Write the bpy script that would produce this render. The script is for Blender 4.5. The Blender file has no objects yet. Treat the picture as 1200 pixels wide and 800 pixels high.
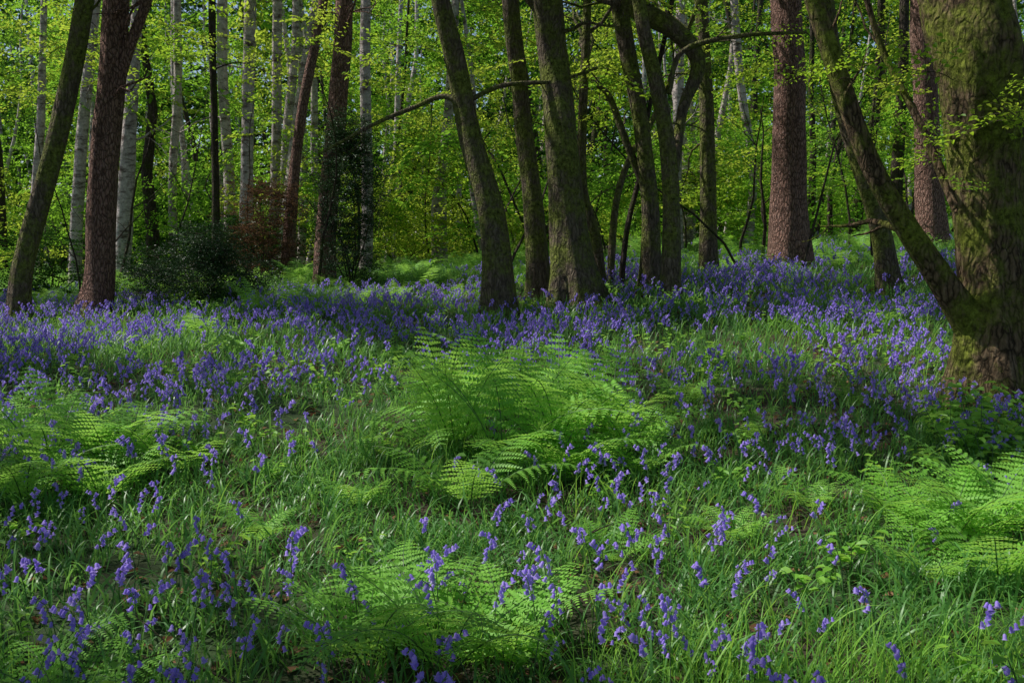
import bpy, math, random
import numpy as np
from mathutils import Vector, Matrix
random.seed(7); R=np.random.RandomState(11)
scene=bpy.context.scene
scene.view_settings.view_transform='Standard'
try: scene.view_settings.look='None'
except Exception: pass
scene.view_settings.exposure=0

# ---------------------------------------------------------------- camera
CAMZ=1.55; FPX=1167.0; PITCH=math.atan(100/FPX)
cam=bpy.data.cameras.new("camera"); camo=bpy.data.objects.new("camera",cam)
scene.collection.objects.link(camo); scene.camera=camo
cam.sensor_width=36; cam.lens=35.0; cam.clip_end=800; cam.clip_start=0.05
camo.location=(0,0,CAMZ); camo.rotation_euler=(math.radians(90)-PITCH,0,0)
def ray(px,py):
    a=(px-600)/FPX; b=(400-py)/FPX
    d=np.array([a, math.cos(PITCH)+b*math.sin(PITCH), -math.sin(PITCH)+b*math.cos(PITCH)])
    return d/d[1]
def W(px,py,d):
    return np.array([0,0,CAMZ])+ray(px,py)*d

# ---------------------------------------------------------------- terrain function
def fn(x,y,s,seed):
    r=np.random.RandomState(seed); t=0
    for i in range(7):
        a=r.uniform(0,6.283); k=s*r.uniform(.6,1.9); ph=r.uniform(0,6.283)
        t=t+np.sin(k*(np.cos(a)*x+np.sin(a)*y)+ph)
    return t/3.2
def G(x,y):
    x=np.asarray(x,float); y=np.asarray(y,float)
    yc=np.clip(y,-15,120)
    k=1.5
    b=0.075*yc-0.055*k*np.logaddexp(0,(yc-17)/k)
    c=0.003*np.clip(x,-25,25)*np.clip(yc,-5,20)
    near=np.exp(-np.maximum(0,np.hypot(x,y)-30)/30)
    n=0.05*fn(x,y,0.7,3)+0.02*fn(x,y,2.6,4)
    return b+c+n*near
def hit(px,py):
    r=ray(px,py); 
    for d in np.arange(1.0,40,0.05):
        p=np.array([0,0,CAMZ])+r*d
        if p[2]<=G(p[0],p[1]): return p
    return p

# ---------------------------------------------------------------- materials
def newmat(n):
    m=bpy.data.materials.new(n); m.use_nodes=True; nt=m.node_tree; nt.nodes.clear()
    return m,nt,nt.nodes.new,nt.links.new
def ramp(nt,cols):
    r=nt.nodes.new('ShaderNodeValToRGB'); e=r.color_ramp.elements
    while len(e)<len(cols): e.new(0.5)
    for i,(p,c) in enumerate(cols):
        e[i].position=p; e[i].color=(*c,1)
    return r
def leafmat(name,c1,c2,trans,tw=0.45,rough=0.5,simple=False,spec=0.3):
    m,nt,N,L=newmat(name)
    out=N('ShaderNodeOutputMaterial'); ge=N('ShaderNodeNewGeometry')
    r=ramp(nt,[(0.05,c1),(0.95,c2)])
    if simple: L(ge.outputs['Random Per Island'],r.inputs[0]); p=N('ShaderNodeBsdfDiffuse'); L(r.outputs[0],p.inputs['Color'])
    else:
        oi=N('ShaderNodeObjectInfo')
        ad=N('ShaderNodeMath'); ad.operation='MULTIPLY_ADD'; ad.inputs[1].default_value=0.6
        hb=N('ShaderNodeMath'); hb.operation='MULTIPLY'; hb.inputs[1].default_value=0.4
        L(oi.outputs['Random'],hb.inputs[0]); L(ge.outputs['Random Per Island'],ad.inputs[0]); L(hb.outputs[0],ad.inputs[2])
        L(ad.outputs[0],r.inputs[0])
        p=N('ShaderNodeBsdfPrincipled'); p.inputs['Roughness'].default_value=rough
        p.inputs['Specular IOR Level'].default_value=spec
        L(r.outputs[0],p.inputs['Base Color'])
    t=N('ShaderNodeBsdfTranslucent'); mx=N('ShaderNodeMix'); mx.data_type='RGBA'; mx.inputs[0].default_value=0.65
    L(r.outputs[0],mx.inputs[6]); mx.inputs[7].default_value=(*trans,1); L(mx.outputs[2],t.inputs[0])
    ms=N('ShaderNodeMixShader'); ms.inputs[0].default_value=tw
    L(p.outputs[0],ms.inputs[1]); L(t.outputs[0],ms.inputs[2]); L(ms.outputs[0],out.inputs[0])
    return m
M_leaf=leafmat('leaf_green',(0.07,0.20,0.02),(0.20,0.41,0.04),(0.48,0.86,0.07),0.5,simple=True)
M_leafy=leafmat('leaf_yellow_green',(0.17,0.29,0.02),(0.32,0.45,0.05),(0.74,0.90,0.09),0.5,simple=True)
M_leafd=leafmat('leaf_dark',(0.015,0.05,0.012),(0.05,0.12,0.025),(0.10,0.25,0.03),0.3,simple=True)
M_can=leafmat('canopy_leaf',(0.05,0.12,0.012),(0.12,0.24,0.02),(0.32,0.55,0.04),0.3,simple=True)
M_leafb=leafmat('leaf_brown',(0.09,0.05,0.035),(0.22,0.13,0.08),(0.2,0.1,0.04),0.3,simple=True)
M_ever=leafmat('evergreen_leaf',(0.012,0.04,0.012),(0.04,0.10,0.03),(0.04,0.1,0.02),0.15,0.45,spec=0.25)
M_spray=leafmat('spray_leaf',(0.12,0.28,0.02),(0.26,0.44,0.03),(0.62,0.90,0.06),0.5)
M_fern=leafmat('fern_frond',(0.16,0.42,0.05),(0.30,0.62,0.10),(0.56,0.94,0.14),0.42)
M_grass=leafmat('bluebell_leaf',(0.06,0.19,0.04),(0.16,0.38,0.09),(0.36,0.72,0.12),0.38,0.40,spec=0.45)
M_tall=leafmat('grass_blade',(0.14,0.37,0.04),(0.29,0.56,0.08),(0.56,0.90,0.12),0.42,0.45)
M_stem=leafmat('bluebell_stem',(0.06,0.15,0.03),(0.10,0.17,0.07),(0.1,0.2,0.05),0.1)
M_bell=leafmat('bluebell_petal',(0.29,0.19,0.80),(0.60,0.46,1.0),(0.64,0.50,1.0),0.4,0.55)
M_litter=leafmat('dead_leaf',(0.08,0.04,0.02),(0.26,0.15,0.09),(0.2,0.1,0.05),0.15,simple=True)

def barkmat(name,dark,mid,light,moss=None,mossamt=0.5,vs=(22,22,5),bump=0.6,bands=False,crack=0.5):
    m,nt,N,L=newmat(name)
    out=N('ShaderNodeOutputMaterial'); p=N('ShaderNodeBsdfPrincipled'); p.inputs['Roughness'].default_value=0.9
    p.inputs['Specular IOR Level'].default_value=0.15
    tc=N('ShaderNodeTexCoord'); mp=N('ShaderNodeMapping'); mp.inputs['Scale'].default_value=vs
    L(tc.outputs['Object'],mp.inputs[0])
    nd=N('ShaderNodeTexNoise'); nd.inputs['Scale'].default_value=7; nd.inputs['Detail'].default_value=3
    L(tc.outputs['Object'],nd.inputs['Vector'])
    av=N('ShaderNodeMix'); av.data_type='RGBA'; av.blend_type='ADD'; av.inputs[0].default_value=1.0
    sc2=N('ShaderNodeVectorMath'); sc2.operation='SCALE'; sc2.inputs['Scale'].default_value=2.2; L(nd.outputs['Color'],sc2.inputs[0])
    L(mp.outputs[0],av.inputs[6]); L(sc2.outputs[0],av.inputs[7])
    vo=N('ShaderNodeTexVoronoi'); vo.feature='DISTANCE_TO_EDGE'; vo.inputs['Scale'].default_value=1.0
    L(av.outputs[2],vo.inputs['Vector'])
    n1=N('ShaderNodeTexNoise'); n1.inputs['Scale'].default_value=1.6; n1.inputs['Detail'].default_value=6; n1.inputs['Roughness'].default_value=0.7
    L(mp.outputs[0],n1.inputs['Vector'])
    r=ramp(nt,[(0.25,dark),(0.5,mid),(0.78,light)]); L(n1.outputs[0],r.inputs[0])
    cr=ramp(nt,[(0.0,(1-crack,)*3),(0.2,(1,1,1))]); L(vo.outputs['Distance'],cr.inputs[0])
    mu=N('ShaderNodeMix'); mu.data_type='RGBA'; mu.blend_type='MULTIPLY'; mu.inputs[0].default_value=1
    L(r.outputs[0],mu.inputs[6]); L(cr.outputs[0],mu.inputs[7]); col=mu.outputs[2]
    if bands:
        mb=N('ShaderNodeMapping'); mb.inputs['Scale'].default_value=(3,3,9); L(tc.outputs['Object'],mb.inputs[0])
        nb=N('ShaderNodeTexNoise'); nb.inputs['Scale'].default_value=1.3; nb.inputs['Detail'].default_value=6; nb.inputs['Roughness'].default_value=0.7; L(mb.outputs[0],nb.inputs['Vector'])
        rb=ramp(nt,[(0.36,(0.22,0.18,0.16)),(0.52,(1,1,1))]); L(nb.outputs[0],rb.inputs[0])
        m2=N('ShaderNodeMix'); m2.data_type='RGBA'; m2.blend_type='MULTIPLY'; m2.inputs[0].default_value=1
        L(col,m2.inputs[6]); L(rb.outputs[0],m2.inputs[7]); col=m2.outputs[2]
    if moss:
        nm=N('ShaderNodeTexNoise'); nm.inputs['Scale'].default_value=2.6; nm.inputs['Detail'].default_value=8; nm.inputs['Roughness'].default_value=0.72
        L(tc.outputs['Object'],nm.inputs['Vector'])
        rm=ramp(nt,[(0.60-0.3*mossamt,(0,0,0)),(0.74-0.3*mossamt,(1,1,1))]); L(nm.outputs[0],rm.inputs[0])
        m3=N('ShaderNodeMix'); m3.data_type='RGBA'; L(rm.outputs[0],m3.inputs[0]); L(col,m3.inputs[6])
        nc=N('ShaderNodeTexNoise'); nc.inputs['Scale'].default_value=22; nc.inputs['Detail'].default_value=6; nc.inputs['Roughness'].default_value=0.75; L(tc.outputs['Object'],nc.inputs['Vector'])
        rc=ramp(nt,[(0.36,tuple(c*0.25 for c in moss)),(0.64,tuple(c*1.6 for c in moss))]); L(nc.outputs[0],rc.inputs[0])
        L(rc.outputs[0],m3.inputs[7]); col=m3.outputs[2]
    L(col,p.inputs['Base Color'])
    ha=N('ShaderNodeMath'); ha.operation='MULTIPLY_ADD'; ha.inputs[1].default_value=0.7
    mn=N('ShaderNodeMath'); mn.operation='MINIMUM'; mn.inputs[1].default_value=0.3; L(vo.outputs['Distance'],mn.inputs[0])
    L(n1.outputs[0],ha.inputs[0]); L(mn.outputs[0],ha.inputs[2])
    bp=N('ShaderNodeBump'); bp.inputs['Strength'].default_value=bump; bp.inputs['Distance'].default_value=0.10
    L(ha.outputs[0],bp.inputs['Height']); L(bp.outputs[0],p.inputs['Normal']); L(p.outputs[0],out.inputs[0])
    return m
B_moss=barkmat('mossy_bark',(0.08,0.06,0.047),(0.21,0.165,0.12),(0.42,0.34,0.26),moss=(0.20,0.235,0.05),mossamt=0.55,bump=1.0)
B_oak=barkmat('oak_bark_moss',(0.08,0.053,0.036),(0.26,0.175,0.105),(0.54,0.41,0.27),moss=(0.23,0.27,0.04),mossamt=0.52,vs=(26,26,6),bump=1.0,crack=.8)
B_pine=barkmat('pine_bark',(0.21,0.105,0.082),(0.44,0.255,0.205),(0.66,0.48,0.42),vs=(30,30,9),bump=1.0,crack=0.75)
B_birch=barkmat('birch_bark',(0.36,0.29,0.28),(0.60,0.52,0.50),(0.80,0.73,0.71),vs=(12,12,8),bump=0.3,bands=True,crack=0.25)
B_dark=barkmat('dark_bark',(0.04,0.032,0.026),(0.09,0.07,0.055),(0.15,0.12,0.1),moss=(0.06,0.08,0.014),mossamt=0.35,bump=0.8)

def groundmat():
    m,nt,N,L=newmat('woodland_soil')
    out=N('ShaderNodeOutputMaterial'); p=N('ShaderNodeBsdfPrincipled'); p.inputs['Roughness'].default_value=0.95
    tc=N('ShaderNodeTexCoord')
    n=N('ShaderNodeTexNoise'); n.inputs['Scale'].default_value=14; n.inputs['Detail'].default_value=9; n.inputs['Roughness'].default_value=0.75
    n2=N('ShaderNodeTexNoise'); n2.inputs['Scale'].default_value=0.9; n2.inputs['Detail'].default_value=6
    L(tc.outputs['Object'],n.inputs['Vector']); L(tc.outputs['Object'],n2.inputs['Vector'])
    r=ramp(nt,[(0.3,(0.018,0.012,0.008)),(0.52,(0.05,0.034,0.02)),(0.72,(0.11,0.07,0.045))]); L(n.outputs[0],r.inputs[0])
    r2=ramp(nt,[(0.35,(0.02,0.04,0.01)),(0.7,(0.045,0.10,0.02))]); L(n.outputs[0],r2.inputs[0])
    f=ramp(nt,[(0.46,(0,0,0)),(0.60,(1,1,1))]); L(n2.outputs[0],f.inputs[0])
    mx=N('ShaderNodeMix'); mx.data_type='RGBA'; L(f.outputs[0],mx.inputs[0]); L(r.outputs[0],mx.inputs[6]); L(r2.outputs[0],mx.inputs[7])
    L(mx.outputs[2],p.inputs['Base Color'])
    b=N('ShaderNodeBump'); b.inputs['Strength'].default_value=0.8; b.inputs['Distance'].default_value=0.04; L(n.outputs[0],b.inputs['Height']); L(b.outputs[0],p.inputs['Normal'])
    L(p.outputs[0],out.inputs[0]); return m
M_ground=groundmat()

# ---------------------------------------------------------------- builder
class B:
    def __init__(s): s.V=[];s.F=[];s.M=[];s.n=0
    def add(s,v,f,m=0):
        s.V.append(np.asarray(v,float).reshape(-1,3)); s.F+= [tuple(i+s.n for i in q) for q in f]; s.M+=[m]*len(f); s.n+=len(s.V[-1])
    def build(s,name,mats,smooth=True,link=True):
        me=bpy.data.meshes.new(name); me.from_pydata(np.concatenate(s.V).tolist(),[],s.F); 
        for m in mats: me.materials.append(m)
        me.polygons.foreach_set('material_index',s.M); me.polygons.foreach_set('use_smooth',[smooth]*len(s.F)); me.update()
        o=bpy.data.objects.new(name,me)
        if link: scene.collection.objects.link(o)
        return o
def catmull(P,n):
    P=np.asarray(P,float); Q=np.vstack([2*P[0]-P[1],P,2*P[-1]-P[-2]]); out=[]
    for i in range(1,len(Q)-2):
        for t in np.arange(n)/n:
            a,b,c,d=Q[i-1],Q[i],Q[i+1],Q[i+2]
            out.append(0.5*((2*b)+(-a+c)*t+(2*a-5*b+4*c-d)*t*t+(-a+3*b-3*c+d)*t**3))
    out.append(Q[-2]); return np.array(out)
def tube(b,P,r,sides=8,mat=0,lump=0.0,flare=0.0,seed=0,cap=False):
    P=np.asarray(P,float); r=np.asarray(r,float); n=len(P)
    T=np.gradient(P,axis=0); T/=np.linalg.norm(T,axis=1)[:,None]+1e-9
    u=np.cross(T[0],[0.3,1,0.1]); u/=np.linalg.norm(u); ang=np.arange(sides)/sides*2*np.pi
    V=[]; s=0
    lr=np.random.RandomState(seed); ph=lr.uniform(0,6.28,8)
    for i in range(n):
        u=u-T[i]*np.dot(u,T[i]); u/=np.linalg.norm(u); w=np.cross(T[i],u)
        if i: s+=np.linalg.norm(P[i]-P[i-1])
        rr=np.full(sides,r[i])
        if lump:
            rr=rr*(1+lump*(np.sin(2*ang+ph[0]+s*1.1)+.6*np.sin(3*ang+ph[1]-s*2.3)+.5*np.sin(5*ang+ph[2]+s*3.1)+.5*np.sin(s*4.7+ph[3]+ang)+.35*np.sin(9*ang+ph[6]+1.5*np.sin(s*2))))
            if sides>=40: rr=rr*(1+.018*np.sin(17*ang+2*np.sin(s*3+ph[5]))+.012*lr.normal(0,1,sides))
        if flare:
            h=s/(r[0]*2.0); rr=rr*(1+flare*np.exp(-h)*(1+0.5*np.sin(4*ang+ph[4])+0.35*np.sin(7*ang+ph[5])))
        V.append(P[i]+rr[:,None]*(np.cos(ang)[:,None]*u+np.sin(ang)[:,None]*w))
    F=[]
    for i in range(n-1):
        for j in range(sides):
            k=(j+1)%sides; F.append((i*sides+j,i*sides+k,(i+1)*sides+k,(i+1)*sides+j))
    if cap: F.append(tuple((n-1)*sides+j for j in range(sides)))
    b.add(np.concatenate(V),F,mat)
def limb(b,p,d,L,r,depth,rng,mat=0,tips=None,up=0.05,wob=0.22,kids=4):
    n=7; pts=[np.array(p,float)]; d=np.array(d,float); d/=np.linalg.norm(d); dirs=[d.copy()]
    for i in range(n):
        d=d+rng.normal(0,wob,3)+np.array([0,0,up]); d/=np.linalg.norm(d); pts.append(pts[-1]+d*L/n); dirs.append(d.copy())
    rs=np.linspace(r,r*0.25,n+1)
    tube(b,pts,rs,8 if r>0.04 else (6 if r>0.015 else 4),mat,lump=0.06 if r>.03 else 0,seed=rng.randint(9999))
    if tips is not None: tips.append((pts[-1],d))
    if depth>0:
        for k in range(kids):
            i=rng.randint(2,n+1); side=rng.normal(0,1,3); side-=dirs[i]*np.dot(side,dirs[i]); side/=np.linalg.norm(side); side[2]*=0.6
            limb(b,pts[i],dirs[i]*0.7+side*0.9,L*rng.uniform(.35,.6),rs[i]*0.6,depth-1,rng,mat,tips,up,wob,kids)

# ---------------------------------------------------------------- instancing
def src(name,objs):
    c=bpy.data.collections.new(name)
    for o in objs: c.objects.link(o)
    return c
def scatter(name,pts,rot,scl,idx,col,parent=None,real=True):
    n=len(pts); me=bpy.data.meshes.new(name); me.vertices.add(n)
    me.vertices.foreach_set('co',np.asarray(pts,dtype=np.float32).ravel())
    a=me.attributes.new('rot','FLOAT_VECTOR','POINT'); a.data.foreach_set('vector',np.asarray(rot,dtype=np.float32).ravel())
    a=me.attributes.new('scl','FLOAT','POINT'); a.data.foreach_set('value',np.asarray(scl,dtype=np.float32).ravel())
    a=me.attributes.new('idx','INT','POINT'); a.data.foreach_set('value',np.asarray(idx,dtype=np.int32).ravel())
    me.update(); o=bpy.data.objects.new(name,me); scene.collection.objects.link(o)
    g=bpy.data.node_groups.new(name+'_gn','GeometryNodeTree')
    g.interface.new_socket('Geometry',in_out='INPUT',socket_type='NodeSocketGeometry'); g.interface.new_socket('Geometry',in_out='OUTPUT',socket_type='NodeSocketGeometry')
    N=g.nodes.new; L=g.links.new
    gi=N('NodeGroupInput'); go=N('NodeGroupOutput'); ip=N('GeometryNodeInstanceOnPoints'); ci=N('GeometryNodeCollectionInfo')
    ci.inputs['Collection'].default_value=col; ci.inputs['Separate Children'].default_value=True; ci.inputs['Reset Children'].default_value=True
    def na(nm,t):
        x=N('GeometryNodeInputNamedAttribute'); x.data_type=t; x.inputs['Name'].default_value=nm
        return next(s for s in x.outputs if s.enabled and s.name=='Attribute')
    e=N('FunctionNodeEulerToRotation')
    L(gi.outputs[0],ip.inputs['Points']); L(ci.outputs[0],ip.inputs['Instance']); ip.inputs['Pick Instance'].default_value=True
    L(na('idx','INT'),ip.inputs['Instance Index']); L(na('rot','FLOAT_VECTOR'),e.inputs[0]); L(e.outputs[0],ip.inputs['Rotation']); L(na('scl','FLOAT'),ip.inputs['Scale'])
    if real:
        ri=N('GeometryNodeRealizeInstances'); L(ip.outputs[0],ri.inputs[0]); L(ri.outputs[0],go.inputs[0])
    else: L(ip.outputs[0],go.inputs[0])
    md=o.modifiers.new('instances','NODES'); md.node_group=g
    if parent is not None: o.parent=parent
    return o

# ---------------------------------------------------------------- plant sources
def leaf(b,p,d,nrm,l,w,mat,fold=0.25):
    d=d/np.linalg.norm(d); s=np.cross(nrm,d); s/=np.linalg.norm(s)+1e-9; nn=np.cross(d,s)
    v=[p,p+d*l*.35+s*w*.5+nn*w*fold,p+d*l*.75+s*w*.36+nn*w*fold*.7,p+d*l-nn*l*.08,p+d*l*.75-s*w*.36+nn*w*fold*.7,p+d*l*.35-s*w*.5+nn*w*fold,p+d*l*.5]
    b.add(v,[(0,1,2,6),(6,2,3),(0,6,4,5),(6,3,4)],mat)
def leaf4(b,p,d,nrm,l,w,mat):
    d=d/np.linalg.norm(d); s=np.cross(nrm,d); s/=np.linalg.norm(s)+1e-9; nn=np.cross(d,s)
    b.add([p,p+d*l*.45+s*w*.5+nn*w*.2,p+d*l,p+d*l*.5-s*w*.5+nn*w*.2],[(0,1,2,3)],mat)
def spray(b,o,az,tilt,L,rng,lf,ll,matl=0,mats=1,twig=0.004,nside=7,nl=7,fine=True,jit=.35):
    D=np.array([math.cos(az)*math.cos(tilt),math.sin(az)*math.cos(tilt),math.sin(tilt)])
    pts=[o]; d=D.copy()
    for i in range(6):
        d=d+rng.normal(0,.08,3)+np.array([0,0,-.05]); d/=np.linalg.norm(d); pts.append(pts[-1]+d*L/6)
    pts=np.array(pts); 
    if fine: tube(b,pts,np.linspace(twig,twig*.3,7),3,mats)
    else: tube(b,pts[[0,3,6]],[twig,twig*.6,twig*.3],3,mats)
    up=np.array([0,0,1.])
    for k in range(nside):
        t=0.15+0.85*k/nside; i=min(5,int(t*6)); q=pts[i]+(pts[i+1]-pts[i])*(t*6-i)
        sd=np.cross(up,D)*(1 if k%2 else -1); dd=D*.7+sd*.8+rng.normal(0,.15,3); dd/=np.linalg.norm(dd); ls=L*(0.5*(1-t)+.16)
        if fine: tube(b,[q,q+dd*ls*.5,q+dd*ls+np.array([0,0,-ls*.08])],[twig*.5,twig*.4,twig*.2],3,mats)
        for j in range(nl):
            s=(j+.6)/nl; pp=q+dd*ls*s; e=np.cross(up,dd)*(1 if j%2 else -1)
            ld=dd*.6+e*.8+rng.normal(0,.2,3)+np.array([0,0,-.15]); nr=up+rng.normal(0,jit,3)
            lf(b,pp,ld,nr,ll*rng.uniform(.7,1.2),ll*.6,matl)
def make_spray(name,seed,lm):
    b=B(); rng=np.random.RandomState(seed); spray(b,np.zeros(3),0,0.05,1.0,rng,leaf,0.075,0,1,0.005,8,7)
    return b.build(name,[lm,B_dark],False,False)
def make_clump(name,seed,lm,ll=0.09,ns=7,nside=6,nl=5,jit=.6):
    b=B(); rng=np.random.RandomState(seed)
    for i in range(ns):
        az=i/ns*6.283+rng.normal(0,.4); o=np.array([rng.normal(0,.16),rng.normal(0,.16),rng.uniform(-.35,.35)])
        spray(b,o,az,rng.uniform(-.35,.3),rng.uniform(.5,.8),rng,leaf4,ll,0,1,0.006,nside,nl,False,jit)
    return b.build(name,[lm,B_dark],False,False)
C_spray=src('beech_sprays',[make_spray('spray_a',1,M_spray),make_spray('spray_b',2,M_spray),make_spray('spray_c',3,M_leafy)])
C_clump=src('leaf_clumps',[make_clump('clump_a',4,M_leaf),make_clump('clump_b',5,M_leaf),make_clump('clump_c',6,M_leafy),make_clump('clump_d',7,M_leafd),
        make_clump('clump_e',8,M_leafb,0.06),make_clump('clump_f',9,M_ever,0.06,11)])
C_far=src('far_leaf_clumps',[make_clump('far_a',14,M_leaf,.12,6,4,4),make_clump('far_b',15,M_leaf,.12,6,4,4),make_clump('far_c',16,M_leafy,.12,6,4,4),make_clump('far_d',17,M_leafd,.14,6,4,4)])
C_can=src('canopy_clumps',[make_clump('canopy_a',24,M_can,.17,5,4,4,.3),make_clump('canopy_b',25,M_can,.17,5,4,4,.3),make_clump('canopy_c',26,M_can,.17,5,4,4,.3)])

def bluebell(name,seed,lo=False):
    rng=np.random.RandomState(seed); b=B(); h=rng.uniform(.26,.40); P=[];n=7 if not lo else 5
    arch=rng.uniform(.04,.08); ns=4 if lo else 6
    for i in range(n):
        t=i/(n-1); P.append([arch*t**4+0.01*t, 0.006*math.sin(t*5), h*(t if t<.85 else .85+(t-.85)*(1-(t-.85)*4.5))])
    P=np.array(P); tube(b,P,np.linspace(.003,.0016,n),3,0)
    nb=rng.randint(6,11)
    for k in range(nb):
        t=0.66+0.34*k/(nb-1); i=min(n-2,int(t*(n-1))); q=P[i]+(P[i+1]-P[i])*(t*(n-1)-i)
        a=rng.uniform(-2.0,2.0); sd=np.array([math.cos(a),math.sin(a),0]); sz=rng.uniform(.85,1.15)*(1-.25*(t-.6))
        e=q+sd*.013+np.array([0,0,.003]); 
        if not lo: tube(b,[q,e],[.001,.0008],3,0)
        ax=np.array([sd[0]*.5,sd[1]*.5,-1.]); ax/=np.linalg.norm(ax); u=np.cross(ax,[0,1,.2]); u/=np.linalg.norm(u); w=np.cross(ax,u)
        V=[]; prof=[(0,.002),(.004,.0060),(.013,.0064),(.019,.0085)] if not lo else [(0,.003),(.007,.0068),(.021,.0115)]
        for j,(z,r) in enumerate(prof):
            for s in range(ns):
                an=s/ns*6.283
                V.append(e+ax*z*sz*1.15+(u*math.cos(an)+w*math.sin(an))*r*sz)
        F=[]
        for j in range(len(prof)-1):
            for s in range(ns): F.append((j*ns+s,j*ns+(s+1)%ns,(j+1)*ns+(s+1)%ns,(j+1)*ns+s))
        if not lo:
            for s in range(6):
                an=(s+.5)/6*6.283; V.append(e+ax*.0205*sz+(u*math.cos(an)+w*math.sin(an))*.0150*sz)
                F.append((18+s,18+(s+1)%6,24+s))
        b.add(V,F,1)
    return b.build(name,[M_stem,M_bell],True,False)
C_bell=src('bluebell_stems',[bluebell('bluebell_%d'%i,20+i) for i in range(6)])
C_belllo=src('bluebell_stems_far',[bluebell('bluebell_far_%d'%i,20+i,True) for i in range(6)])

def tuft(name,seed,mat,nb,lmin,lmax,w,lean,spread,n=5):
    rng=np.random.RandomState(seed); b=B()
    for k in range(nb):
        a=rng.uniform(0,6.283); L=rng.uniform(lmin,lmax); d=np.array([math.cos(a),math.sin(a),0]); s=np.array([-d[1],d[0],0])
        el=math.radians(rng.uniform(55,85)); p=np.array([rng.normal(0,spread),rng.normal(0,spread),-.02]); bend=rng.uniform(*lean); V=[]
        ww=w*rng.uniform(.7,1.2); tw=rng.uniform(-.5,.5)
        for i in range(n+1):
            t=i/n; wd=ww*(0.55+.45*math.sin(min(1,t*1.6+.1)*1.57))*(1-t**3*.93)
            ss=s*math.cos(tw*t)+np.array([0,0,1])*math.sin(tw*t)*.6
            V+= [p-ss*wd*.5,p+ss*wd*.5]; e=el-bend*t*t
            p=p+(d*math.cos(e)+np.array([0,0,math.sin(e)]))*L/n
        b.add(V,[(2*i,2*i+1,2*i+3,2*i+2) for i in range(n)],0)
    return b.build(name,[mat],True,False)
C_tuft=src('bluebell_leaf_tufts',[tuft('tuft_%d'%i,40+i,M_grass,15,.14,.30,.0105,(1.3,2.9),.07) for i in range(5)])
C_tuftlo=src('bluebell_leaf_tufts_far',[tuft('tuft_far_%d'%i,45+i,M_grass,12,.15,.32,.012,(1.2,2.6),.07,3) for i in range(5)])
C_tall=src('tall_grass_tufts',[tuft('tall_%d'%i,50+i,M_tall,14,.16,.46,.006,(.2,1.9),.08) for i in range(4)])

def fern(name,seed,nf=8,L0=.75,el=(50,72),en=(-35,5)):
    rng=np.random.RandomState(seed); b=B()
    for f in range(nf):
        az=f/nf*6.283+rng.normal(0,.25); L=L0*rng.uniform(.75,1.15); n=17; d=np.array([math.cos(az),math.sin(az),0]); s=np.array([-d[1],d[0],0])
        e0=math.radians(rng.uniform(*el)); e1=math.radians(rng.uniform(*en)); p=np.array([0,0,-.02])+d*.03; P=[];E=[]
        roll=rng.normal(0,.25)
        for i in range(n+1):
            t=i/n; e=e0+(e1-e0)*t**1.2; P.append(p.copy()); E.append(e); p=p+(d*math.cos(e)+np.array([0,0,math.sin(e)])+s*roll*t*.3)*L/n
        P=np.array(P); tube(b,P,np.linspace(.005,.0012,n+1),4,1)
        for i in range(3,n+1):
            t=i/n; T=d*math.cos(E[i])+np.array([0,0,math.sin(E[i])]); U=np.cross(T,s); U*= (1 if U[2]>0 else -1)
            tt=max(0.0,(t-.15)/.85); pl=L*.33*(min(1,tt*3.0+.35))*max(0.0,1-tt)**.8+.006
            for sg in (-1,1):
                D=s*sg+T*.4+U*rng.uniform(-.22,.10); D/=np.linalg.norm(D); m=max(3,int(pl/.022))
                for j in range(m):
                    q=(j+.3)/m; c=P[i]+D*pl*q-np.array([0,0,1])*pl*.18*q*q; w=min(L/n*.43,pl*.3)*(1-q)**.6+.002
                    wl=pl/m*.62
                    for s2 in (-1,1):
                        X=T*s2*.9+D*.45; X/=np.linalg.norm(X)
                        b.add([c-D*wl*.8,c+X*w*.7-D*wl*.5,c+X*w*1.05+D*wl*.3,c+D*wl*.7],[(0,1,2,3)],0)
    return b.build(name,[M_fern,M_stem],False,False)
C_fern=src('fern_plants',[fern('fern_a',60,8,.85),fern('fern_b',61,7,.75),fern('fern_c',62,9,.68),fern('fern_d',63,7,1.0,(62,82),(-10,30)),fern('fern_e',64,8,.95,(58,80),(-20,25))])

def herb(name,seed):
    rng=np.random.RandomState(seed); b=B()
    for k in range(6):
        a=rng.uniform(0,6.283); h=rng.uniform(.1,.3); top=np.array([math.cos(a)*h*.5,math.sin(a)*h*.5,h])
        tube(b,[np.zeros(3),top*.6,top],[.003,.002,.001],3,1)
        for q in range(4):
            z=a+q*1.57+rng.normal(0,.3); leaf(b,top*(1-.12*q),np.array([math.cos(z),math.sin(z),-.1]),np.array([0,0,1])+rng.normal(0,.2,3),.06,.04,0)
    return b.build(name,[M_tall,M_stem],False,False)
C_herb=src('herb_plants',[herb('herb_%d'%i,70+i) for i in range(3)])

# ---------------------------------------------------------------- ground
def ground():
    u=np.linspace(-1,1,241); xs=np.sign(u)*(30*np.abs(u)+ 270*np.abs(u)**4); v=np.linspace(-1,1,281); ys=np.sign(v)*(34*np.abs(v)+260*np.abs(v)**4)+8
    X,Y=np.meshgrid(xs,ys); Z=G(X,Y); nx=len(xs); ny=len(ys)
    V=np.stack([X.ravel(),Y.ravel(),Z.ravel()],1)
    F=[(j*nx+i,j*nx+i+1,(j+1)*nx+i+1,(j+1)*nx+i) for j in range(ny-1) for i in range(nx-1)]
    b=B(); b.add(V,F); return b.build('ground',[M_ground])
ground()

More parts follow.
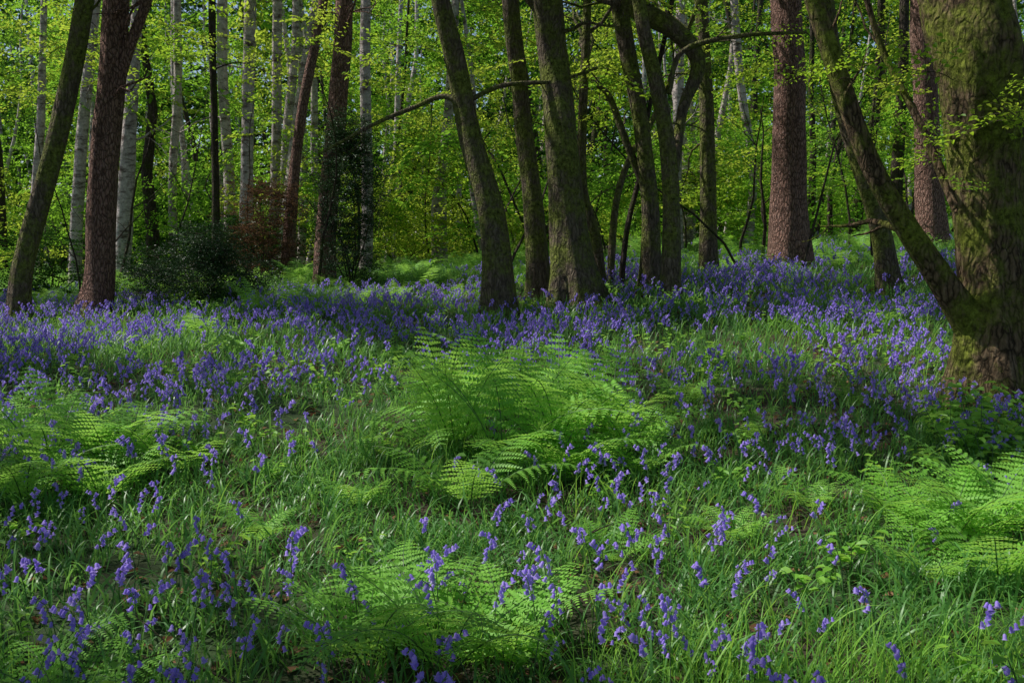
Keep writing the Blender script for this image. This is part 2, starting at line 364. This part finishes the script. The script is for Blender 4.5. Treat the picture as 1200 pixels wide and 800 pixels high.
# ---------------------------------------------------------------- sun direction & openings cut in the canopy for wanted sun patches
S=np.array([-0.58,0.14,0.80]); S/=np.linalg.norm(S)
LIT=[(930,408,2.4,1.0),(780,425,.9,.5),(450,352,3.4,1.2),(180,405,1.9,.8),(340,430,1.0,.5),(540,445,.9,.5),(620,495,1.1,.6),(330,560,.6,.35),(210,600,.35,.22),(500,750,.6,.28),(560,690,.35,.2),
     (960,780,.9,.28),(1100,730,.4,.2),(700,610,.4,.22),(1050,590,.4,.25),(430,320,3,3),(960,318,2.2,2),(90,510,.9,.45),(60,390,1.1,.6),(1100,365,.9,.5),(630,345,.9,.4),(1130,450,.5,.5),(1150,640,.4,.28),(190,740,.25,.14),(700,770,.3,.12),(400,500,.35,.28),(880,560,.3,.22)]
LW=[(hit(a,b)[:2],rx,ry) for a,b,rx,ry in LIT]
# openings that let the sun reach some trunks at 1-3 m height (ground point where that ray lands)
for tx_,ty_ in [(-5.5,13),(4.3,15.5),(0.6,12.3),(-0.2,12),(1.9,12.6),(4.6,12.5),(2.9,6.4),(-6.2,12.5),(7.5,18)]:
    for h_ in (1.3,2.6): LW.append((np.array([tx_-S[0]/S[2]*h_,ty_-S[1]/S[2]*h_]),.45,.45))
def lit0(x,y):
    t=np.zeros_like(x)
    for c,rx,ry in LW: t=np.maximum(t,np.exp(-(((x-c[0])/rx)**2+((y-c[1])/ry)**2)**2))
    t=np.maximum(t,0.85*np.clip((y-14.5)/2,0,1))
    return t
def lit(x,y):
    t=lit0(x,y)
    for rr in (.3,.5):
        for a in range(6): t=np.maximum(t,lit0(x+rr*math.cos(a*1.047),y+rr*math.sin(a*1.047)))
    t=np.maximum(t,np.clip((fn(x,y,3.6,77)-0.58)*6,0,1)*.97)
    return t

# ---------------------------------------------------------------- trees
TREES=[]
def hero(name,d,pts,bark,top=10.0,extra=None,nb=2,flare=.45,sides=20,crown=True,seed=None,dz=0,limbs=5):
    seed=seed if seed is not None else len(TREES)+100; rng=np.random.RandomState(seed)
    b=B(); P=[];r=[]
    for i,(px,py,w) in enumerate(pts):
        q=W(px,py,d); 
        if i==0: q[2]=G(q[0],q[1])-.08
        else: q[1]+=rng.normal(0,.06)
        P.append(q); r.append(w/2/FPX*d)
    last=P[-1]-P[-2]; last/=np.linalg.norm(last); q=P[-1]; n=0
    while q[2]<top:
        last=last*.8+np.array([0,0,.25])+rng.normal(0,.05,3); last/=np.linalg.norm(last); q=q+last*1.4; P.append(q); r.append(max(.03,r[-1]*.86))
    C=catmull(np.hstack([P,np.array(r)[:,None]]),6 if sides<40 else 14)
    base=C[0,:3].copy()
    tube(b,C[:,:3]-base,C[:,3],sides,0,lump=.055,flare=flare,seed=seed)
    tips=[]
    m=len(C)
    for k in range(nb):
        i=rng.randint(int(m*.15),int(m*.55)); a=rng.uniform(0,6.283)
        limb(b,C[i,:3]-base,[math.cos(a),math.sin(a)*.6,.25],rng.uniform(.7,1.8),C[i,3]*.16+.004,2,rng,0,None,0.0,.25,3)
    for k in range(limbs):
        i=rng.randint(int(m*.6),m-1); a=rng.uniform(0,6.283)
        limb(b,C[i,:3]-base,[math.cos(a),math.sin(a),.5],rng.uniform(2,3.2),C[i,3]*.5,2,rng,0,tips,.04,.18,3)
    if extra: 
        for (dd,ep) in extra:
            Q=[];rr=[]
            for (px,py,w,*o) in ep:
                Q.append(W(px,py,dd+(o[0] if o else 0))-base); rr.append(w/2/FPX*dd)
            CC=catmull(np.hstack([Q,np.array(rr)[:,None]]),6); tube(b,CC[:,:3],CC[:,3],16 if rr[0]>.03 else 6,0,lump=.08 if rr[0]>.03 else .0,seed=seed+5)
            for k in range(3):
                i=rng.randint(len(CC)//3,len(CC)); limb(b,CC[i,:3],(CC[min(i+1,len(CC)-1),:3]-CC[i-1,:3])*3+rng.normal(0,.35,3),rng.uniform(.3,.9),max(.003,CC[i,3]*.4),1,rng,0,None,0,.2,3)
    o=b.build(name,[bark]); o.location=base
    TREES.append(dict(o=o,x=P[-1][0],y=P[-1][1],tips=[(t[0]+base,t[1]) for t in tips],crown=crown))
    return o
hero('unseen_shade_oak',12.5,[(20,372,26),(32,310,24),(52,215,22),(78,100,21),(100,0,20)],B_moss)
hero('unseen_shade_pine',13,[(104,378,40),(110,320,34),(120,200,31),(130,80,29),(137,-20,28)],B_pine,extra=[(13,[(131,120,14),(150,60,12),(172,0,11),(190,-70,9)])],flare=.25,nb=1,top=12)
hero('birch_tree',19,[(140,345,20),(144,250,18),(152,120,15),(160,0,14)],B_birch,top=11,flare=.2)
hero('birch_tree',21,[(88,340,16),(92,250,14),(100,120,12),(112,0,11)],B_birch,top=11,flare=.2)
hero('alder_tree',17,[(254,330,11),(253,220,9),(251,100,8),(249,0,8)],B_dark,top=9,flare=.3,sides=12)
hero('birch_tree',20,[(289,335,17),(289,220,15),(292,100,14),(294,0,13)],B_birch,top=11,flare=.2)
hero('birch_tree',22,[(268,325,14),(267,220,13),(262,100,12),(260,0,11)],B_birch,top=11,flare=.2)
hero('birch_tree',22,[(318,325,13),(322,220,12),(325,100,11),(326,0,10)],B_birch,top=12,flare=.2)
hero('birch_tree',22,[(205,330,12),(203,220,10),(208,100,9),(206,0,9)],B_birch,top=11,flare=.2,sides=12)
hero('birch_tree',25,[(352,320,11),(356,220,9),(352,100,8),(350,0,8)],B_birch,top=11,flare=.2,sides=12)
hero('alder_tree',18,[(335,335,16),(345,200,13),(358,110,12),(378,0,10)],B_pine,top=10,flare=.3,sides=14)
hero('unseen_shade_pine',16,[(380,335,27),(385,240,23),(396,120,21),(402,0,20)],B_pine,top=12,flare=.25,nb=1)
hero('birch_tree',19,[(428,330,15),(430,230,14),(429,120,12),(428,0,11)],B_birch,top=11,flare=.2)
hero('unseen_shade_oak',12,[(586,345,36),(578,265,30),(553,165,26),(533,70,24),(514,-10,22)],B_moss,nb=0,extra=[(12,[(560,190,6),(530,116,6),(480,128,5,.2),(430,150,4,.2),(372,182,2.5,.3)]),(12,[(545,120,6),(590,100,5,.1),(650,95,4,.2),(700,80,3,.3)])])
hero('unseen_shade_oak',13,[(632,335,27),(626,255,23),(612,130,21),(598,0,20)],B_moss,nb=1)
hero('unseen_shade_oak',12.3,[(676,342,48),(668,275,42),(657,160,38),(649,70,36),(640,-10,34)],B_moss,nb=1,extra=[(12.3,[(650,60,14),(635,20,12),(610,-15,11),(590,-50,9)])],flare=.7,sides=26)
hero('hazel_tree',13.5,[(706,325,14),(698,280,13),(683,225,12),(682,150,11),(686,60,10)],B_moss,nb=2,top=6,sides=12)
hero('unseen_shade_oak',13,[(764,335,25),(760,240,21),(750,140,19),(725,0,19)],B_moss,nb=1,extra=[(13,[(758,225,10),(735,170,8),(715,115,7),(700,100,4)])])
hero('unseen_shade_oak',12,[(786,345,24),(787,270,20),(784,180,18),(768,90,17),(752,20,16)],B_moss,nb=1,extra=[(12.2,[(790,200,13),(800,130,13,.2),(818,75,18,.3),(790,35,22,.3),(745,8,24,.4),(700,-40,24,.5)]),(12,[(784,110,6),(800,60,6),(870,42,5),(945,38,3)])])
hero('unseen_shade_oak',15,[(831,320,22),(830,230,18),(829,130,16),(822,0,15)],B_moss,nb=2)
hero('hazel_tree',13,[(726,335,8),(735,270,7),(752,200,6),(760,130,5)],B_dark,nb=1,top=5,sides=8,limbs=2)
hero('hazel_tree',14,[(715,330,9),(720,250,8),(736,190,7),(770,130,6)],B_moss,nb=1,top=5,sides=8,limbs=2)
hero('unseen_shade_pine',15.5,[(926,318,44),(925,240,39),(924,120,37),(921,0,36)],B_pine,nb=0,top=13,flare=.2,sides=24)
hero('unseen_shade_oak',12.5,[(1044,335,28),(1030,270,24),(1003,170,21),(975,60,20),(962,-10,19)],B_moss,nb=1)
hero('unseen_shade_pine',18,[(1092,320,32),(1090,220,29),(1084,120,27),(1078,0,26)],B_pine,nb=0,top=13,flare=.25)
hero('birch_tree',22,[(875,312,12),(882,200,10),(868,100,9),(860,0,9)],B_birch,top=11,flare=.2,sides=12)
hero('birch_tree',24,[(1140,312,22),(1122,200,18),(1110,100,17),(1100,0,16)],B_birch,top=11,flare=.2,sides=12)
hero('birch_tree',22,[(795,315,13),(793,220,12),(795,120,11),(798,0,10)],B_birch,top=11,flare=.2,sides=12)
OAK=hero('unseen_shade_oak',6.4,[(1172,485,104),(1168,400,82),(1164,290,74),(1158,180,78),(1144,80,86),(1132,-20,88)],B_oak,nb=0,top=9,flare=.4,sides=48,
   extra=[(6.35,[(1168,440,46),(1150,398,42),(1114,345,34),(1064,270,28),(1022,195,26),(990,110,24),(958,10,22),(930,-80,21),(905,-180,18)]),
          (6.6,[(1125,250,13),(1098,190,10,.1),(1070,130,9,.2),(1035,60,8,.3),(1010,-20,7,.3)])])
def unseen_shade_tree(name,x,y,bark,rad):  # tree added out of frame to supply shading canopy
    rng=np.random.RandomState(int(abs(x*31+y*7))+5); b=B(); P=[];r=[]; z=0;cx=0;cy=0
    for i in range(8): P.append([cx,cy,z-.1]); r.append(rad*(1-.09*i)); cx+=rng.normal(0,.12); cy+=rng.normal(0,.12); z+=1.35
    C=catmull(np.hstack([P,np.array(r)[:,None]]),5); tube(b,C[:,:3],C[:,3],18,0,lump=.045,flare=.5,seed=3); tips=[]
    for k in range(6):
        i=rng.randint(24,35); a=rng.uniform(0,6.283); limb(b,C[i,:3],[math.cos(a),math.sin(a),.5],rng.uniform(2,3.4),C[i,3]*.5,2,rng,0,tips,.04,.18,3)
    o=b.build(name,[bark]); o.location=(x,y,float(G(x,y))); TREES.append(dict(o=o,x=x,y=y,tips=[],crown=True))
for x,y,bk,rd in [(-8.5,6,B_moss,.2),(-12,10.5,B_moss,.22),(-13.5,16,B_pine,.24),(-17,7,B_moss,.2),(-18.5,14,B_moss,.22),(-6.5,-2,B_moss,.22),(-12,1,B_moss,.25),(7,0,B_moss,.22),(9,7.5,B_moss,.2),
    (13,14,B_pine,.22)]:
    unseen_shade_tree('unseen_shade_pine' if bk is B_pine else 'unseen_shade_oak',x,y,bk,rd)

# canopy clumps added overhead for shade, thinned along sun rays to shape dapples
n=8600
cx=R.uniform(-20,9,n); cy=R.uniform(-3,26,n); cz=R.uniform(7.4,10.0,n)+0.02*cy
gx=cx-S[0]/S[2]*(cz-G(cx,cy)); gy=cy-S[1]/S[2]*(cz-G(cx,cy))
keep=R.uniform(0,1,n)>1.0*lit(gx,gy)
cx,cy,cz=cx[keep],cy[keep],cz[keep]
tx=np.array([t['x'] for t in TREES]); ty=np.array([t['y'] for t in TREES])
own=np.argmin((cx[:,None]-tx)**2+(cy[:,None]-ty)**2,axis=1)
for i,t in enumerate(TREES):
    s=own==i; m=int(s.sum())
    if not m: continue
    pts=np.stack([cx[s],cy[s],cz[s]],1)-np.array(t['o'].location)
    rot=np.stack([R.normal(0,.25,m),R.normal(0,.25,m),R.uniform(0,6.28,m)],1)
    scatter('shade_crown_foliage',pts,rot,R.uniform(.55,.85,m),R.choice([0,1,2],m),C_can,t['o'])
print('canopy',len(cx))

# low leafy sprays among the near trees
pts=[];rot=[];sc=[];ix=[]
def addspray(px,py,d,n,sp,s=(.5,1.0)):
    for k in range(n):
        q=W(px+R.normal(0,sp),py+R.normal(0,sp*.6),d+R.normal(0,.5)); pts.append(q); rot.append((R.normal(0,.25),R.normal(0,.3),R.uniform(0,6.28))); sc.append(R.uniform(*s)); ix.append(R.choice([0,1,2]))
OL=np.array(OAK.location)
addspray(1165,120,5.9,12,35,(.35,.6)); addspray(1105,180,6.3,6,25,(.3,.5)); addspray(1030,110,7,6,40,(.3,.5))
p0=np.array(pts)-OL; scatter('leaf_sprays',p0,rot,sc,ix,C_spray,OAK)
pts=[];rot=[];sc=[];ix=[]
for px,py,d,k,sp in [(700,60,13.5,20,90),(880,50,13.5,22,80),(480,40,14.5,20,60),(560,60,14.5,12,70),(60,60,13.5,22,50),(200,60,14.5,20,50),(990,60,13.5,14,50),(620,240,16,8,60),(850,200,17,14,60),(980,190,16,14,50),(740,170,15,8,60),(330,60,16,14,60)]:
    addspray(px,py,d,k,sp,(.5,1.1))
scatter('hazel_understorey_foliage',pts,rot,sc,ix,C_spray)
b=B(); rl=np.random.RandomState(21)
for k in range(34):
    y=rl.uniform(14.5,24); x=rl.uniform(-.5,.55)*y; limb(b,[x,y,float(G(x,y))-.05],[rl.normal(0,.25),rl.normal(0,.2),1],rl.uniform(2.5,5),rl.uniform(.018,.035),2,rl,0,None,.03,.14,3)
b.build('hazel_thicket_stems',[B_dark])

# ---------------------------------------------------------------- distant woodland
b=B(); rng=np.random.RandomState(5); fp=[];fs=[];fi=[]; gp=[];gs=[];gi_=[]
def addf(q,s,i):
    if q[1]<34 or i>3: fp.append(q); fs.append(s); fi.append(i)
    else: gp.append(q); gs.append(s*1.15); gi_.append(i)
bi=B()
for k in range(185):
    y=rng.uniform(20,58); x=rng.uniform(-(0.6*y+4),(0.6*y+4)); z=float(G(x,y)); h=rng.uniform(8,13)*(.7+.35*y/40); r=rng.uniform(.06,.17)
    tgt=bi if rng.rand()<.6 else b
    P=[[x,y,z-.1]]; l=np.array([rng.normal(0,.08),rng.normal(0,.05),1])
    for i in range(6): P.append(np.array(P[-1])+l*h/6+np.array([rng.normal(0,.12),rng.normal(0,.12),0]))
    tube(tgt,catmull(P,2),np.linspace(r,r*.3,13),8,0,lump=.03,seed=k)
    u=x/y; zone=float(fn(x,y,.22,91))
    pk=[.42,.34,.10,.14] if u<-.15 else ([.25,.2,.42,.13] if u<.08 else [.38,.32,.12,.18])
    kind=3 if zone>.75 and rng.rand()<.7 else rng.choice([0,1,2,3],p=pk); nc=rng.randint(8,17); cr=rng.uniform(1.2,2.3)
    for j in range(nc):
        t=rng.uniform(.16,.97); a=rng.uniform(0,6.283); rr=cr*math.sqrt(rng.rand())*(1.15-abs(t-.6))
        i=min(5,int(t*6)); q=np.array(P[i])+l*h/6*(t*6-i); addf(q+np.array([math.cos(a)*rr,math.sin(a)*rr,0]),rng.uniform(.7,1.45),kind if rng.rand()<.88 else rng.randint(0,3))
b.build('distant_tree_trunks',[B_dark]); bi.build('distant_birch_trunks',[B_birch])
for k in range(115):
    y=rng.uniform(19,48); x=rng.uniform(-(0.58*y+3),(0.58*y+3)); z=float(G(x,y)); kind=rng.choice([0,1,2,3],p=[.33,.25,.22,.20]); hh=rng.uniform(1.0,3.4); 
    for j in range(rng.randint(5,11)):
        addf(np.array([x+rng.normal(0,.8),y+rng.normal(0,.8),z+rng.uniform(.2,1)*hh]),rng.uniform(.7,1.3),kind)
for k in range(70):
    y=rng.uniform(20,30); x=rng.uniform(-.16*y,.02*y); addf(np.array([x,y,float(G(x,y))+rng.uniform(.3,3.8)]),rng.uniform(.7,1.2),2)
for k in range(1500):
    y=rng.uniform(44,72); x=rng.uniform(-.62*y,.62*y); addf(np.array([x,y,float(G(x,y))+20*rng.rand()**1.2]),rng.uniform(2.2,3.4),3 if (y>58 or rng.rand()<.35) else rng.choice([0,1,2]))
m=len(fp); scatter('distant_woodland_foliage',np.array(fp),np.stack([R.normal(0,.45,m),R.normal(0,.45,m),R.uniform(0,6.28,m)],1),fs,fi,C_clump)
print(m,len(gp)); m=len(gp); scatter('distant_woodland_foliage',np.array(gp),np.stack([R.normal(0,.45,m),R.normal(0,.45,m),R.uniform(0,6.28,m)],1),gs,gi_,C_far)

# specific shrubs
def shrub(name,px,d,w,h,idx,n,z0=0,s=(.5,.8)):
    q=W(px,330,d); z=float(G(q[0],q[1])); b=B(); rg=np.random.RandomState(int(px)); base=np.array([q[0],q[1],z])
    for k in range(7): a=rg.uniform(0,6.28); limb(b,np.zeros(3),[math.cos(a)*w*.6,math.sin(a)*w*.6,h],h*.9,.014,1,rg,0,None,.02,.2,3)
    o=b.build(name,[B_dark]); o.location=base
    a=rg.uniform(0,6.28,n); rr=np.sqrt(rg.rand(n)); t=rg.rand(n)**.8; zz=z0+h*t; rad=w*rr*np.sqrt(np.clip(1.05-t**2,0,1))
    scatter(name+'_foliage',np.stack([np.cos(a)*rad,np.sin(a)*rad,zz+.1],1),np.stack([rg.normal(0,.3,n),rg.normal(0,.3,n),a*3],1),rg.uniform(*s,n),np.full(n,idx),C_clump,o)
shrub('holly_bush',240,13.8,.85,.85,5,75,s=(.4,.6)); shrub('holly_bush',180,14.5,.6,.55,5,24,s=(.4,.6))
shrub('ivy_bush',412,15.2,.5,2.5,5,110,s=(.35,.6)); shrub('dead_gorse_bush',312,17.5,.75,1.6,4,60,s=(.5,.7)); shrub('gorse_bush',280,18.5,.9,1.0,3,26)
shrub('hazel_bush',60,16,.9,1.0,3,16); shrub('hazel_bush',470,21,1.2,1.2,2,20)

# ---------------------------------------------------------------- floor vegetation
def area(n,ymax=23,ymin=1.0,m=2.0,rs=R):
    y=np.sqrt(rs.uniform(0,1,n*2))*(ymax+3)-3; y=y[(y>ymin)&(y<ymax)]
    x=rs.uniform(-1,1,len(y))*(0.56*y+m); return x[:n],y[:n]
def plant(name,x,y,smin,smax,nv,col,tilt=.1,dz=0,real=True):
    m=len(x); z=G(x,y)+dz
    return scatter(name,np.stack([x,y,z],1),np.stack([R.normal(0,tilt,m),R.normal(0,tilt,m),R.uniform(0,6.28,m)],1),R.uniform(smin,smax,m),R.randint(0,nv,m),col,None,real)
x,y=area(15000); k=R.uniform(0,1,len(x))<np.clip(.85+.4*fn(x,y,1.5,31),.4,1)*np.clip(1.3-y/30,.5,1); x=x[k];y=y[k]
x2,y2=area(1200,6,1.5,1.2); x=np.concatenate([x,x2]); y=np.concatenate([y,y2])
plant('bluebell_leaves',x[y<8],y[y<8],.6,1.0,5,C_tuft,.2); plant('bluebell_leaves',x[y>=8],y[y>=8],.75,1.1,5,C_tuftlo,.15)
x,y=area(32000,24); dens=np.clip(.42+.60*fn(x,y,1.5,33)+.025*(y-6)+.12*np.exp(-((y-10.5)/3)**2),.06,1)*np.clip((y+4)/9,.5,1)*np.clip(1-(y-13.5)/5,0.05,1)*(1-.6*np.exp(-((x)/2.0)**2-((y-6)/1.5)**2))
dens=dens*(1-.93*np.clip((y-13.2)/1.5,0,1)*np.clip((-.2-x),0,1)*np.clip((x+8)/1.5,0,1))
k=R.uniform(0,1,len(x))<dens; x=x[k];y=y[k]
plant('bluebells',x[y<7],y[y<7],.6,.95,6,C_bell,.14); plant('bluebells',x[y>=7],y[y>=7],.55,.92,6,C_belllo,.14); print('bells',k.sum())
x,y=area(5200,23); k=R.uniform(0,1,len(x))<np.clip(.06+.7*fn(x,y,.8,35),.03,.7)+np.clip((y-13)/5,0,1); 
x=np.concatenate([x[k],R.uniform(.2,3.0,330),R.uniform(-2,.2,60)]); y=np.concatenate([y[k],R.uniform(1.9,3.1,330),R.uniform(1.9,3.2,60)]); plant('grass',x,y,.5,.9,4,C_tall,.15)
FP=[];FI=[]
def fx(l,up=False):
    for px,py,s in l:
        h=hit(px,py); FP.append((h[0],h[1],s)); FI.append(R.choice([3,4]) if up else R.choice([0,1,2]))
fx([(535,535,.85),(590,550,1.0),(650,545,.95),(710,530,.85),(600,500,.95),(520,500,.8),(660,500,.75),(740,535,.65)],True)
fx([(520,530,.8),(650,560,.8),(550,600,.7),(680,570,.7),(750,560,.6),(800,480,.55),
    (70,560,.9),(150,545,.85),(20,530,.85),(120,590,.8),(200,560,.65),(30,600,.8),
    (430,790,.66),(520,800,.74),(600,780,.66),(480,740,.5),(80,860,.6),(30,840,.5),
    (1110,640,.7),(1170,690,.65),(1050,620,.6),(1190,630,.75),(1090,690,.5),(1150,600,.7),
    (230,400,.6),(1000,480,.4),(880,520,.4),(300,640,.35),(420,600,.4),(860,640,.4),(950,600,.4),(720,660,.4)])
fx([(60,560,.8),(130,560,.7),(1150,650,.6),(300,372,.6),(340,368,.7),(380,366,.6),(420,362,.55),(460,360,.5)],True)
for k in range(200):
    yy=R.uniform(14.5,30); xx=R.uniform(-.55*yy,.55*yy); FP.append((xx,yy,R.uniform(.45,.9))); FI.append(R.randint(0,5))
for k in range(45): FP.append((R.uniform(-6.5,-.5),R.uniform(13.5,20),R.uniform(.45,.8))); FI.append(R.randint(0,5))
for k in range(40): FP.append((R.uniform(3.5,9.5),R.uniform(14,19),R.uniform(.4,.75))); FI.append(R.randint(0,5))
FP=np.array(FP); m=len(FP)
scatter('fern',np.stack([FP[:,0],FP[:,1],G(FP[:,0],FP[:,1])],1),np.stack([R.normal(0,.1,m),R.normal(0,.1,m),R.uniform(0,6.28,m)],1),FP[:,2],np.array(FI),C_fern,None,False)
x,y=area(900,22); plant('woodland_herbs',x,y,.5,1.0,3,C_herb,.15)
x=[];y=[]
for k in range(26): h=hit(R.uniform(1090,1200),R.uniform(500,560)); x.append(h[0]);y.append(h[1])
plant('bramble',np.array(x),np.array(y),.8,1.3,3,C_herb,.15)
x,y=area(9000,15); b=B(); z=G(x,y); rl=np.random.RandomState(3)
for i in range(len(x)):
    a=rl.uniform(0,6.28); leaf4(b,np.array([x[i],y[i],z[i]+.006+.02*rl.rand()]),np.array([math.cos(a),math.sin(a),rl.normal(0,.25)]),np.array([rl.normal(0,.35),rl.normal(0,.35),1]),.06,.04,0)
b.build('leaf_litter',[M_litter],False)
b=B()
for i in range(60):
    yy=rl.uniform(2.5,12); xx=rl.uniform(-.55,.55)*yy; a=rl.uniform(0,6.28); limb(b,[xx,yy,float(G(xx,yy))+.02],[math.cos(a),math.sin(a),.12],rl.uniform(.2,.6),.007,1,rl,0,None,0,.12,2)
h=hit(985,560); limb(b,h,[-.25,.5,.65],.35,.008,0,rl,0)
b.build('fallen_sticks',[B_dark])

# ---------------------------------------------------------------- light
sun=bpy.data.lights.new('sun','SUN'); sun.energy=5.0; sun.angle=math.radians(.5); sun.color=(1,.96,.88)
so=bpy.data.objects.new('sun',sun); scene.collection.objects.link(so); so.rotation_euler=Vector(S).to_track_quat('Z','Y').to_euler(); so.location=(-20,10,30)
w=bpy.data.worlds.new('World'); scene.world=w; w.use_nodes=True; nt=w.node_tree; bg=nt.nodes['Background']
sk=nt.nodes.new('ShaderNodeTexSky'); sk.sky_type='NISHITA'; sk.sun_disc=False; sk.sun_elevation=math.asin(S[2]); sk.sun_rotation=math.atan2(S[0],S[1])
nt.links.new(sk.outputs[0],bg.inputs[0]); bg.inputs[1].default_value=.11
